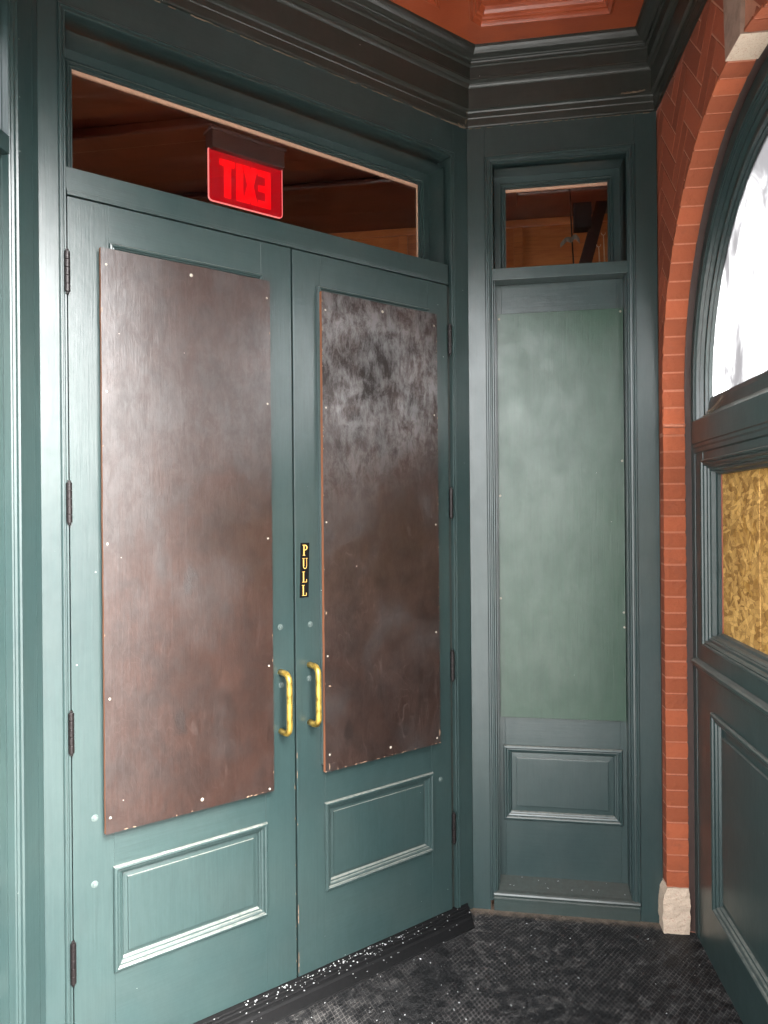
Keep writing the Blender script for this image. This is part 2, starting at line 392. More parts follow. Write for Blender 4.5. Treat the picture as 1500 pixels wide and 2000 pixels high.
bm = boxes((-4.6, 1.0, -2.1, -.45, 3.50, 3.70)); tag(obj('porch_roof', bm, plain('roof_board', (.1, .1, .1), .9)), kind='structure')

# ================================================================= CORNICE (one moulded run round the vestibule)
corner5 = (.8003, -1.8366)
path = [tuple(CB), tuple(K), tuple(K2), tuple(C2), corner5]          # counter-clockwise seen from above
cprof = [(.000, 3.104), (.010, 3.104), (.0115, 3.109), (.0115, 3.136), (.0135, 3.139), (.0135, 3.158), (.016, 3.163), (.024, 3.168), (.0245, 3.248),
         (.028, 3.251), (.031, 3.256), (.033, 3.2625), (.037, 3.265), (.043, 3.269), (.043, 3.274), (.0395, 3.279), (.0395, 3.322), (.043, 3.325), (.049, 3.327), (.050, 3.333),
         (.052, 3.337), (.058, 3.339), (.060, 3.341), (.068, 3.344), (.079, 3.350), (.087, 3.358), (.092, 3.366), (.0935, 3.3765), (.05, 3.38)]
bm = bmesh.new(); sweep(bm, path, cprof, True, lambda a, b, h: (a, b, h))
cor = obj('cornice', bm, DGREEN)
tag(cor, 'dark green stepped cornice running under the burnt orange ceiling above the doors', 'cornice')

# ================================================================= WALL A: double door frame
def on_wall(p, ang): return dict(loc=(p[0], p[1], 0), ang=ang)
A = thing('door_frame', 'green timber frame and long transom light around the pair of boarded doors', 'door frame', (K2.x, K2.y, 0), ANG_A)
def U(s): return WA-s
# jambs, head, transom rail
for xa_, xb_ in ((0, .052), (U(.072), WA)): obj('jamb', boxes((xa_, xb_, 0, .14, .03, 3.11)), GREEN, A, .0012)
bm = boxes((.052, U(.072), 0, .14, 2.985, 3.11)); obj('frieze_board', bm, GREENH, A, .0012)
bm = boxes((.068, U(.104), .0, .14, 2.487, 2.5495)); obj('transom_rail', bm, GREENH, A, .0015)
bm = bmesh.new(); sweep(bm, uframe(.050, U(.070), .03, 2.990), [(.0, .001), (.0, -.004), (.003, -.007), (.007, -.007), (.009, -.003), (.012, -.003), (.0135, -.006), (.018, -.006), (.020, -.002), (.021, .02), (.021, .14)], False)
obj('bead_moulding', bm, GREEN, A)
bm = bmesh.new(); tb = [(.0712, U(.105), -.006, .03, 2.472, 2.480), (.0712, U(.105), -.003, .03, 2.480, 2.487)]
for b in tb: bx(bm, *b)
obj('head_bead', bm, GREENH, A, .0015)
bm = boxes((.068, .0728-.004, .012, .14, .03, 2.47), (U(.104)+.006, U(.09), .012, .14, .03, 2.47), (.07, U(.10), .05, .14, 2.40, 2.487)); obj('door_stop', bm, DGREEN, A)
# transom reveal + sash
T0, T1, TZ0, TZ1 = .071, U(.106), 2.5495, 2.935
bm = bmesh.new(); sweep(bm, rect(T0, T1, TZ0-.02, TZ1), [(0, .02), (0, .11)], True)
obj('transom_reveal', bm, GREENH, A)
sash = bmesh.new()
sweep(sash, rect(T0, T1, TZ0-.03, TZ1), [(0, .108), (.026, .108), (.028, .113), (.033, .110), (.037, .110), (.039, .117), (.043, .115), (.046, .115), (.0475, .120)], True)
sashob = obj('transom_sash', sash, GREENH, A)
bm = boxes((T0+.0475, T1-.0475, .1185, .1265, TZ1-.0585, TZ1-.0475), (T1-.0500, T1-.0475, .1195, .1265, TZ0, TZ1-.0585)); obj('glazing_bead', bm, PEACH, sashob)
bm = boxes((T0+.04, T1-.04, .127, .131, TZ0, TZ1-.04)); obj('glass', bm, GLASS, sashob)

bm = bmesh.new()
for cx_, ang_ in ((WA, -(ANG_A)/2), (0, ANG_A/2)): cyl(bm, (cx_-math.sin(ang_)*.055, math.cos(ang_)*.055, .03), (0, 0, 1), .05, 3.07, 12)
obj('corner_leak_block', bm, DGREEN, A)  # unseen posts added behind the wall corners to stop light leaking in

def door(name, label, ua, ub, hinge_left, board, ply, mould, pan, inner_r, zoff):
    D = thing(name, label, 'door', (0, 0, 0), 0)
    base = Vector((K2.x, K2.y, 0))+Matrix.Rotation(ANG_A, 3, 'Z') @ Vector((ua, 0, 0)); D.location = base; D.rotation_euler = (0, 0, ANG_A)
    W = ub-ua; z0, z1 = .068, 2.469; L = lambda u: u-ua
    px0, px1 = mould[0]-ua, mould[1]-ua
    sx0, sx1 = pan[0]-ua+.004, pan[1]-ua-.004
    for xa_, xb_ in ((0, sx0), (sx1, W)): obj('stile', boxes((xa_, xb_, 0, .044, z0, z1)), GREEN, D, .0010)
    for za_, zb_ in ((z0, pan[2]+.006), (pan[3]-.006, mould[2]+.01), (mould[3]-.012, z1)): obj('rail', boxes((sx0, sx1, 0.0003, .044, za_, zb_)), GREENH, D, .0010)
    # upper glass opening moulding, mostly hidden by the plywood
    bm = bmesh.new(); sweep(bm, rect(px0, px1, mould[2], mould[3]), [(0, .001), (0, -.006), (.003, -.0105), (.008, -.0115), (.011, -.008), (.014, -.009), (.018, -.004), (.020, .006), (.022, .02)], True)
    obj('glass_moulding', bm, GREENH, D)
    # lower raised panel
    x0, x1, zz0, zz1 = pan[0]-ua, pan[1]-ua, pan[2], pan[3]
    bm = bmesh.new(); sweep(bm, rect(x0, x1, zz0, zz1), [(0, .002), (.0, -.006), (.003, -.0105), (.008, -.0115), (.0125, -.009), (.0135, -.004), (.017, -.0045), (.0215, -.0025), (.023, .002), (.027, .003), (.030, .010), (.033, .012)], True)
    pm = obj('panel_moulding', bm, GREENH, D)
    a0, a1, b0, b1 = inner_r[0]-ua, inner_r[1]-ua, inner_r[2], inner_r[3]
    bm = bmesh.new(); sweep(bm, rect(x0+.025, x1-.025, zz0+.025, zz1-.025), [(0, .012), (a0-x0-.025-.001, .0085), (a0-x0-.025, .0045), (a0-x0-.0205, .004)], True)
    ii = a0-x0-.0205
    f = [bm.verts.new(v) for v in ((x0+.025+ii, .004, zz0+.025+ii), (x1-.025-ii, .004, zz0+.025+ii), (x1-.025-ii, .004, zz1-.025-ii), (x0+.025+ii, .004, zz1-.025-ii))]; bm.faces.new(f)
    obj('raised_panel', bm, GREEN, pm)
    # plywood over the glass
    c0, c1, d0, d1 = board[0]-ua, board[1]-ua, board[2], board[3]
    bm = bmesh.new(); nx, nz = 8, 60
    def jit(i): return (noise.noise(Vector((i*.37, zoff, 3.3))) * .0011)
    ring = [(c0+(c1-c0)*i/nx, d0+jit(i)) for i in range(nx)]+[(c1+jit(i+40), d0+(d1-d0)*i/nz) for i in range(nz)]+[(c1-(c1-c0)*i/nx, d1+jit(i+90)) for i in range(nx)]+[(c0+jit(i+200), d1-(d1-d0)*i/nz) for i in range(nz)]
    F = [bm.verts.new((x, -.0255, z)) for x, z in ring]; B = [bm.verts.new((x, -.0125, z)) for x, z in ring]
    bm.faces.new(F); bm.faces.new(B[::-1]).material_index = 1
    for i in range(len(ring)):
        j = (i+1) % len(ring); q = bm.faces.new((F[i], B[i], B[j], F[j])); q.material_index = 1
    pb = obj('plywood_board', bm, [ply, PLYEDGE], D)
    pb['label'] = 'brown painted plywood sheet screwed over the door glass'
    sz = [d0+.035, d0+.40, d0+.83, d0+1.25, d1-.05]
    for k, z in enumerate(sz):
        for x in (c0+.014+random.uniform(-.003, .003), c1-.014+random.uniform(-.003, .003)):
            bm = bmesh.new(); cyl(bm, (x, -.0252, z+random.uniform(-.03, .03)), (0, -1, 0), .0037, .0012, 10, .0030); obj('screw', bm, SCREW, pb)
    for x, z in (((c0+c1)/2, d1-.03), ((c0+c1)/2+.02, d0+.03)):
        bm = bmesh.new(); cyl(bm, (x, -.0252, z), (0, -1, 0), .0055, .0012, 10, .0045); obj('screw', bm, SCREW, pb)
    # hinges
    hx = -.0035 if hinge_left else W+.0045
    for zc in (2.260, 1.632, 1.006, .380):
        bm = bmesh.new()
        for j in range(5): cyl(bm, (hx, -.0075, zc-.055+j*.022+.0006), (0, 0, 1), .0078, .0208, 14)
        cyl(bm, (hx, -.0075, zc-.061), (0, 0, 1), .0045, .122, 10)
        obj('hinge', bm, HINGE, D, .0006)
    return D
gap = U(.796)
D1 = door('entrance_door', 'left leaf of the green double door, with the smoother dull brown plywood board', U(1.4962), gap-.0035, True,
          (U(1.416), U(.891), .713, 2.339), PLY1, (U(1.388), U(.905), .74, 2.362), (U(1.390), U(.905), .312, .609), (U(1.346), U(.962), .368, .565), 0)
D2 = door('entrance_door', 'right leaf of the green double door, with PULL lettering and blotchy figured plywood', gap+.0035, U(.1095), False,
          (U(.697), U(.186), .728, 2.341), PLY2, (U(.700), U(.205), .75, 2.362), (U(.688), U(.205), .319, .617), (U(.646), U(.265), .382, .570), 5)
def bolts(D, ua, pts):
    for s, z in pts:
        bm = bmesh.new(); x = U(s)-ua
        cyl(bm, (x, 0, z), (0, -1, 0), .0098, .0016, 18, .0094); cyl(bm, (x, -.0016, z), (0, -1, 0), .0062, .0026, 12, .0050); cyl(bm, (x, -.0042, z), (0, -1, 0), .0022, .0008, 8)
        obj('bolt', bm, BOLT, D, .0003)
bolts(D1, U(1.4962), [(.850, 1.228), (.848, 1.039), (1.438, .757), (1.440, .574)])
bolts(D2, gap+.0035, [(.736, 1.226), (.742, 1.046), (.165, .579)])
def handle(D, x, zt, zb):
    bm = bmesh.new(); o = .058; r = .026; pts = [(x, .0, zt), (x, -o+r, zt)]
    for k in range(1, 7): a = k/6*math.pi/2; pts.append((x, -o+r-math.sin(a)*r, zt-r+math.cos(a)*r))
    pts += [(x, -o, zt-r-.03+(zb+r+.03-(zt-r-.03))*k/4) for k in range(5)]
    for k in range(0, 7): a = k/6*math.pi/2; pts.append((x, -o+r-math.cos(a)*r, zb+r-math.sin(a)*r))
    pts += [(x, .0, zb)]
    tube(bm, pts, .0098, 16); h = obj('handle', bm, BRASSM, D, smooth=True)
    h['label'] = 'worn yellow brass pull handle'
handle(D1, U(.851)-U(1.4962), 1.082, .890)
handle(D2, U(.742)-(gap+.0035), 1.092, .900)
# PULL lettering: black strip, gold serif capitals one above the other
bm = boxes((-.0035, .0305, -.0008, .0, -.002, .180)); 
for v in bm.verts: v.co.x += (v.co.z-.178)*-.035*-1*.8
lab = obj('pull_label', bm, BLACK, D2); lab.location = (U(.768)-(gap+.0035), 0, 1.319); lab['label'] = 'black strip with gold PULL lettering'
def arc(bm, cx, cz, rx, rz, a0, a1, w, y, n=10):
    pr = None
    for i in range(n+1):
        a = R(a0+(a1-a0)*i/n); c = (cx+rx*math.cos(a), cz+rz*math.sin(a)); d = (cx+(rx-w)*math.cos(a), cz+(rz-w*.8)*math.sin(a))
        cur = (bm.verts.new((c[0], y, c[1])), bm.verts.new((d[0], y, d[1])))
        if pr: bm.faces.new((pr[0], cur[0], cur[1], pr[1]))
        pr = cur
def quad(bm, x0, x1, z0, z1, y): bm.faces.new([bm.verts.new(p) for p in ((x0, y, z0), (x1, y, z0), (x1, y, z1), (x0, y, z1))])
bm = bmesh.new(); y = -.0011
for k, ch in enumerate('PULL'):
    z = .178-.0445*(k+1)+.004; h = .036; ox = .004-(.178-z-.02)*-.0*1
    ox = .0045+(z-.178)*.028
    if ch == 'P':
        quad(bm, ox+.003, ox+.0075, z, z+h, y); quad(bm, ox, ox+.0105, z, z+.002, y); quad(bm, ox, ox+.011, z+h-.002, z+h, y)
        arc(bm, ox+.0095, z+h-.0095, .0095, .0095, -90, 90, .0045, y); quad(bm, ox+.007, ox+.0096, z+h-.019, z+h-.0165, y)
    elif ch == 'U':
        quad(bm, ox+.0025, ox+.007, z+.009, z+h, y); quad(bm, ox+.0155, ox+.0175, z+.009, z+h, y); quad(bm, ox, ox+.009, z+h-.002, z+h, y); quad(bm, ox+.0125, ox+.0205, z+h-.002, z+h, y)
        arc(bm, ox+.010, z+.009, .0075, .009, 180, 360, .003, y)
    else:
        quad(bm, ox+.003, ox+.0075, z, z+h, y); quad(bm, ox, ox+.0105, z+h-.002, z+h, y); quad(bm, ox, ox+.018, z, z+.002, y); quad(bm, ox+.0155, ox+.018, z, z+.010, y)
for v in bm.verts: v.co.x += 0.0005
obj('lettering', bm, GOLD, lab, recalc=False)
# bare chips on the meeting edges of the doors and along the plywood edges
rnc = random.Random(4); CHIP = plain('bare_wood_chip', (.15, .10, .065), .8)
def chips(D, par, pts, name='paint_chip'):
    bm = bmesh.new()
    for x, y, z, wx, hz in pts:
        n_ = 7; c0 = bm.verts.new((x, y, z)); ring = [bm.verts.new((x+wx*math.cos(k*6.283/n_)*rnc.uniform(.5, 1.1), y, z+hz*math.sin(k*6.283/n_)*rnc.uniform(.5, 1.1))) for k in range(n_)]
        for k in range(n_): bm.faces.new((c0, ring[k], ring[(k+1) % n_]))
    obj(name, bm, CHIP, par)
w1 = gap-.0035-U(1.4962)
chips(D1, D1, [(w1-.0012, -.0004, (rnc.uniform(.08, .75) if k < 16 else rnc.uniform(.75, 1.6)), .0016, rnc.uniform(.003, .012)) for k in range(7)])
chips(D2, D2, [(.0012, -.0004, (rnc.uniform(.08, .30) if k < 14 else rnc.uniform(.3, .85)), .0018, rnc.uniform(.004, .018)) for k in range(17)])
for D_, ua_, (c0_, c1_, d0_, d1_) in ((D1, U(1.4962), (U(1.416), U(.891), .713, 2.339)), (D2, gap+.0035, (U(.697), U(.186), .728, 2.341))):
    pb_ = [o for o in D_.children if o.name.startswith('plywood')][0]; k_ = 9 if D_ is D1 else 30
    pts = [(rnc.uniform(c0_, c1_)-ua_, -.0259, d0_+rnc.uniform(.0015, .004), rnc.uniform(.002, .008), .0018) for k in range(k_)]
    pts += [(c1_-ua_-.002, -.0259, rnc.uniform(d0_, d1_), .0018, rnc.uniform(.002, .007)) for k in range(k_//2)]+[(c0_-ua_+.002, -.0259, rnc.uniform(d0_, d1_), .0016, rnc.uniform(.002, .006)) for k in range(k_//2)]
    if D_ is D2: pts += [(c0_-ua_+.016, -.0259, d0_+.018, .0026, .014), (c1_-ua_-.004, -.0259, d0_+.04, .004, .02), (c0_-ua_+.02, -.0259, 1.015, .008, .004), (c0_-ua_+.008, -.0259, 1.262, .005, .007)]
    chips(D_, pb_, pts, 'bare_chip')
# threshold
bm = bmesh.new(); T = thing('threshold', 'black ribbed threshold strip under the double door, littered with salt', 'threshold', (K2.x, K2.y, 0), ANG_A)
pr = [(.06, .066), (.0, .066), (-.012, .064), (-.014, .060), (-.020, .060), (-.022, .064), (-.028, .064), (-.030, .059), (-.036, .059), (-.038, .062), (-.046, .061), (-.048, .056), (-.056, .056), (-.058, .059), (-.066, .057), (-.070, .050), (-.105, .040), (-.108, .030)]
A0 = [bm.verts.new((.02-(.5*-y if False else 0), y, z)) for y, z in pr]; B0 = [bm.verts.new((WA-.03+y*.6, y, z)) for y, z in pr]
for k in range(len(pr)-1): bm.faces.new((A0[k], A0[k+1], B0[k+1], B0[k]))
obj('ribbed_strip', bm, THRESH, T)

# ================================================================= sidelights (wall B and its twin on the far left)
def sidelight(origin, ang, flip, label, shift=0.0, detail=True):
    S = thing('sidelight', label, 'sidelight', (origin[0], origin[1], 0), ang)
    L = .7146; o0, o1 = .104, .597
    def O(name, bm, mat, par, bev=0):
        if flip: flipx(bm, L)
        return obj(name, bm, mat, par, bev)
    for xa_, xb_ in ((.0005, o0-.034), (o1+.036, L-.0005)): O('jamb', boxes((xa_, xb_, 0, .13, .03, 3.11)), GREEN, S, .0012)
    O('frieze_board', boxes((o0-.034, o1+.036, .0, .13, 2.984, 3.11)), GREENH, S, .0012)
    O('transom_rail', boxes((o0-.012, o1+.012, .0015, .13, 2.503, 2.549)), GREENH, S, .0015)
    bm = bmesh.new(); sweep(bm, uframe(o0-.036, o1+.038, .075, 2.990), [(.0, .001), (.0, -.004), (.003, -.0075), (.008, -.0075), (.011, -.003), (.015, -.003), (.017, -.006), (.023, -.005), (.026, .000), (.030, .000), (.032, .003), (.0335, .02), (.036, .13)], False)
    O('bead_moulding', bm, GREEN, S)
    bm = bmesh.new(); sweep(bm, rect(o0, o1-.004, 2.53, 2.945), [(0, .02), (0, .11)], True)
    O('transom_reveal', bm, GREENH, S)
    bm = bmesh.new(); sweep(bm, rect(o0, o1-.004, 2.53, 2.945), [(0, .098), (.024, .098), (.026, .103), (.030, .100), (.035, .100), (.037, .107), (.041, .105), (.0445, .105), (.046, .112)], True)
    sa = O('transom_sash', bm, GREENH, S)
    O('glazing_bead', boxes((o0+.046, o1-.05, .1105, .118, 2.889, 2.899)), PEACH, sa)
    O('glass', boxes((o0+.03, o1-.03, .118, .122, 2.55, 2.91)), GLASS, sa)
    # recessed lower leaf with plywood and panel
    zb, zt = .13, 2.503; yb = .076
    O('recess_lining', boxes((o0-.006, o0+.0015, .02, yb+.05, zb, zt), (o1+.0012, o1+.008, .02, yb+.05, zb, zt)), GREEN, S)
    px = (.122, .582, .364, .662)
    for xa_, xb_ in ((o0, o0+.026), (o1-.022, o1+.002)): O('stile', boxes((xa_, xb_, yb, yb+.03, zb, zt)), GREEN, S, .0008)
    for za_, zb_ in ((zb, px[2]+.008), (px[3]-.008, .80), (2.33, zt)): O('rail', boxes((o0+.026, o1-.022, yb+.0004, yb+.03, za_, zb_)), GREENH, S, .0008)
    bm = bmesh.new(); sweep(bm, rect(*px), [(0, yb+.002), (0, yb-.006), (.003, yb-.0105), (.009, yb-.0115), (.013, yb-.009), (.0145, yb-.004), (.018, yb-.0045), (.023, yb-.0025), (.025, yb+.002), (.029, yb+.003), (.033, yb+.010)], True)
    pm = O('panel_moulding', bm, GREENH, S)
    bm = bmesh.new(); sweep(bm, rect(px[0]+.03, px[1]-.03, px[2]+.03, px[3]-.03), [(0, yb+.010), (.021, yb+.009), (.022, yb+.005), (.025, yb+.0045)], True)
    e = .055; bm.faces.new([bm.verts.new(v) for v in ((px[0]+e, yb+.0045, px[2]+e), (px[1]-e, yb+.0045, px[2]+e), (px[1]-e, yb+.0045, px[3]-e), (px[0]+e, yb+.0045, px[3]-e))])
    O('raised_panel', bm, GREEN, pm)
    bm = boxes((.112, .596, yb-.013, yb-.0005, .776, 2.385)); pb = O('plywood_board', bm, BOARDG, S, .0008); pb['label'] = 'green painted plywood sheet in the sidelight'
    if detail:
        for x, z in ((.120, 2.365), (.586, 2.372), (.588, 1.79), (.59, 1.20), (.592, 1.142), (.118, 1.66), (.117, 1.25)):
            bm = bmesh.new(); cyl(bm, (x, yb-.013, z), (0, -1, 0), .0048, .0012, 10, .004); O('screw', bm, SCREW, pb)
    # sill: sloped top, moulded nose, plinth board
    bm = bmesh.new(); sp_ = [(.13, .141), (yb, .139), (.010, .113), (-.004, .110), (-.010, .106), (-.012, .100), (-.009, .095), (-.006, .093), (-.006, .089), (-.009, .086), (-.009, .080), (-.004, .078), (-.004, .03)]
    x0, x1 = o0-.022, o1+.034
    aa = []; 
    for y, z in sp_:
        inn = y > .012
        aa.append((bm.verts.new(((o0-.002) if inn else x0, y, z)), bm.verts.new(((o1+.004) if inn else x1, y, z))))
    for k in range(len(aa)-1): bm.faces.new((aa[k][0], aa[k][1], aa[k+1][1], aa[k+1][0]))
    bm.faces.new([q[0] for q in aa[2:]]); bm.faces.new([q[1] for q in aa[2:]][::-1])
    O('sill', bm, SILLM, S)
    return S
S1 = sidelight((0, 0), ANG_B, False, 'tall narrow green sidelight with a green plywood panel beside the brick pier')
d = Vector((math.cos(ANG_P), math.sin(ANG_P)))
o_ = K2-d*(.7146+.024)
S2 = sidelight(o_, ANG_P, True, 'green sidelight just showing at the left edge of the photo, left of the double door', detail=False)
bm = boxes((.7146+.0005, .7146+.0235, 0, .13, .03, 3.11)); obj('jamb_filler', bm, GREEN, S2)

# ================================================================= brick arches (C: glazed, D: the open way in)
AC, AZ, AR = .84, 2.04, .785; RV = .078
def circ_clip(x, z, r):
    dx, dz = x-AC, z-AZ
    if z < AZ: return (x, z)
    d_ = math.hypot(dx, dz)
    if d_ < r and d_ > 1e-5: return (AC+dx/d_*r, AZ+dz/d_*r)
    return (x, z)
def tone_faces(bm, faces, lay):
    t = random.random(); t = .15+.85*t
    for f in faces:
        for l in f.loops: l[lay] = (t, t, t, 1)
def brick_arch(origin, ang, label, cat, thick, keyl=True, x_end=1.84, xmin=0.0):
    W = thing('brick_arch', label, cat, (origin[0], origin[1], 0), ang)
    jl, jr = AC-AR, AC+AR
    top = 3.50
    # body behind the facing
    bm = bmesh.new(); n = 48
    prof = [(jr, .03)]+[(AC+AR*math.cos(math.pi*k/n), AZ+AR*math.sin(math.pi*k/n)) for k in range(n+1)]+[(jl, .03)]
    grow = .004
    for y in (.004, thick):
        inn = [bm.verts.new((AC+(x-AC)*(1+grow/AR) if z > .1 or True else x, y, z if z <= AZ else AZ+(z-AZ)*(1+grow/AR))) for x, z in prof]
        outp = [(x_end, .03)]+[(x_end if k < 12 else (-.10 if k > 36 else x_end*(36-k)/24-.1*(k-12)/24), (top if 12 <= k <= 36 else (AZ+(top-AZ)*(k/12 if k < 12 else (48-k)/12)))) for k in range(n+1)]+[(xmin-.10, .03)]
        out_ = [bm.verts.new((x, y, z)) for x, z in outp]
        for k in range(len(prof)-1): bm.faces.new((inn[k], inn[k+1], out_[k+1], out_[k]))
        if y == .004: i0, o0_ = inn, out_
        else:
            for k in range(len(prof)-1): bm.faces.new((i0[k], inn[k], inn[k+1], i0[k+1])); bm.faces.new((o0_[k], o0_[k+1], out_[k+1], out_[k]))
    obj('mortar_bed', bm, MORTARF, W)
    # facing bricks: herringbone over the arch, running courses on the piers
    BL, BW, J = .200, .0635, .0085
    pair = [bmesh.new(), bmesh.new()]; lays = [b.loops.layers.color.new('tone') for b in pair]
    def slab(cx, cz, a, L_, H_):
        bm = pair[cx > .845]; lay = lays[cx > .845]
        nx, nz = max(2, int(L_/.012)), max(2, int(H_/.012)); ca, sa = math.cos(a), math.sin(a); G = {}
        used = []
        for i in range(nx+1):
            for j in range(nz+1):
                lx, lz = -L_/2+L_*i/nx, -H_/2+H_*j/nz
                x, z = cx+lx*ca-lz*sa, cz+lx*sa+lz*ca
                inside = (z > AZ and math.hypot(x-AC, z-AZ) < AR+.001) or (z <= AZ and jl < x < jr)
                G[i, j] = (x, z, inside)
        vc = {}; fs = []
        def V(i, j):
            if (i, j) not in vc:
                x, z, ins = G[i, j]
                if ins:
                    if z > AZ: x, z = circ_clip(x, z, AR+.001)
                    else: x = jl if x < AC else jr
                x = min(max(x, xmin+.001), x_end-.001)
                vc[i, j] = bm.verts.new((x, .004-.0018, z))
            return vc[i, j]
        for i in range(nx):
            for j in range(nz):
                q = [G[i, j], G[i+1, j], G[i+1, j+1], G[i, j+1]]
                if all(k[2] for k in q) or all(k[0] < xmin or k[0] > x_end for k in q) or all(k[1] < 1.90 for k in q) and a != 0: continue
                if max(k[1] for k in q) > 3.2: continue
                try: fs.append(bm.faces.new((V(i, j), V(i+1, j), V(i+1, j+1), V(i, j+1))))
                except ValueError: pass
        if not fs: return
        ret = bmesh.ops.extrude_face_region(bm, geom=fs)
        nf = [e for e in ret['geom'] if isinstance(e, bmesh.types.BMFace)]; nv = [e for e in ret['geom'] if isinstance(e, bmesh.types.BMVert)]
        t = .1+.9*random.random()
        for v in nv: v.co.y -= 0.0
        sk = set()
        for v in vc.values():
            if v.is_valid: v.co.y += .0018
        allf = set()
        for v in nv+[v for v in vc.values() if v.is_valid]:
            for f in v.link_faces: allf.add(f)
        for f in allf:
            for l in f.loops: l[lay] = (t, t, t, 1)
    # herringbone lattice at 45 degrees: unit = brick of 3 x 1 modules
    mod = (BL+J)/3; c45 = math.cos(R(45))
    for i in range(-40, 60):
        for j in range(-20, 40):
            # horizontal brick starting at module (i, j) when (i + j... ) pattern repeats every 6
            if (i-j) % 6 == 0: cells = (i+1.5, j+.5, 0)
            elif (i-j) % 6 == 3: cells = (i+.5, j-0.5+0, 1)
            else: continue
            gx, gz, vert = cells
            if vert: gz = j-.5+0; cx_, cz_ = (i+.5)*mod, (j-.5)*mod
            else: cx_, cz_ = gx*mod, gz*mod
            x = AC+(cx_-cz_)*c45; z = 2.3+(cx_+cz_)*c45
            if x < -.2 or x > x_end+.2 or z < 1.75 or z > 3.3: continue
            if keyl and abs(x-.845) < .05 and z > AZ+AR-.05: continue
            slab(x, z, R(45)+(R(90) if vert else 0), BL, BW)
    for side in (0, 1):
        xa, xb = (xmin, jl) if side == 0 else (jr, x_end)
        z = .232
        while z < 1.90:
            if xb-xa > .12:
                slab((xa+xb)/2, z, 0, xb-xa-.004, .052)
            else: slab((xa+xb)/2, z, 0, xb-xa, .052)
            z += .0597
    for b in pair: obj('herringbone_brickwork', b, BRICKF, W)
    # reveal bricks: jamb courses and arch soffit
    pair = [bmesh.new(), bmesh.new()]; lays = [b.loops.layers.color.new('tone') for b in pair]
    def blk(pts4, y0, y1, dep):
        # pts4: inner face lower/upper + outward direction
        (xa, za), (xb, zb_), (ox, oz) = pts4; bm = pair[xa > .845]; lay = lays[xa > .845]
        n_ = 5; t = .1+.9*random.random(); jj = [random.uniform(-.0016, .0016) for _ in range(20)]
        rows = []
        for i in range(n_+1):
            for_ = []
            y = y0+(y1-y0)*i/n_
            for j in range(4):
                k = j/3; rr = .0012 if j in (0, 3) else 0
                ee = .0012 if i in (0, n_) else 0
                x = xa+(xb-xa)*k+ox*(rr+ee+jj[(i*4+j) % 20]*.6); z = za+(zb_-za)*k+oz*(rr+ee+jj[(i*4+j) % 20]*.6)
                for_.append(bm.verts.new((x, y+jj[j]*.8, z)))
            rows.append(for_)
        fs = []
        for i in range(n_):
            for j in range(3): fs.append(bm.faces.new((rows[i][j], rows[i+1][j], rows[i+1][j+1], rows[i][j+1])))
        ring = [rows[i][0] for i in range(n_+1)]+[rows[n_][j] for j in (1, 2, 3)]+[rows[i][3] for i in range(n_-1, -1, -1)]+[rows[0][j] for j in (2, 1)]
        bk = [bm.verts.new((v.co.x+ox*dep, v.co.y, v.co.z+oz*dep)) for v in ring]
        for i in range(len(ring)): fs.append(bm.faces.new((ring[i], ring[(i+1) % len(ring)], bk[(i+1) % len(ring)], bk[i])))
        for f in fs:
            for l in f.loops: l[lay] = (t, t, t, 1)
    dep = .008
    z = .205
    while z < 1.88:
        h = .0520+random.uniform(-.001, .001); pj = random.uniform(-.0008, .0008)
        for xx, o in ((jl+.0045, -1), (jr-.0045, 1)):
            blk(((xx+pj, z), (xx+pj, z+h), (o, 0)), .000, RV, dep)
        z += .0597
    z = 1.917
    while z < AZ-.02:
        for xx, o in ((jl+.001, -1), (jr-.001, 1)): blk(((xx, z), (xx, z+.055), (o, 0)), .0, RV, dep)
        z += .062
    nb = 38; a_ = math.pi/nb
    for k in range(nb):
        am = a_*(k+.5); xm = AC+AR*math.cos(am)
        if keyl and .770 < xm < .915: continue
        p0 = (AC+(AR-.001)*math.cos(a_*k+.004), AZ+(AR-.001)*math.sin(a_*k+.004)); p1 = (AC+(AR-.001)*math.cos(a_*(k+1)-.004), AZ+(AR-.001)*math.sin(a_*(k+1)-.004))
        blk((p0, p1, (math.cos(am), math.sin(am))), .0, RV, dep)
    for b in pair: obj('reveal_bricks', b, BRICK, W)
    # mortar of the reveal, set 2 mm back
    bm = bmesh.new(); pth = [(jr+.0005, .17)]+[(AC+(AR+.0022)*math.cos(math.pi*k/60), AZ+(AR+.0022)*math.sin(math.pi*k/60)) for k in range(61)]+[(jl-.0005, .17)]
    r0 = [bm.verts.new((x, .002, z)) for x, z in pth]; r1 = [bm.verts.new((x, RV-.001, z)) for x, z in pth]
    for k in range(len(pth)-1): bm.faces.new((r0[k], r0[k+1], r1[k+1], r1[k]))
    obj('mortar_joint', bm, MORTAR, W)
    # springing ledge
    for xx in (jl, jr):
        bm = bmesh.new(); s_ = 1 if xx < AC else -1
        pts = [(xx+.0045*s_+random.uniform(-.0015, .0015), RV*k/8, 1.9085+random.uniform(-.0015, .0015)) for k in range(9)]
        tube(bm, pts, .0072, 8)
        obj('springing_ledge', bm, MORTAR, W, smooth=True)
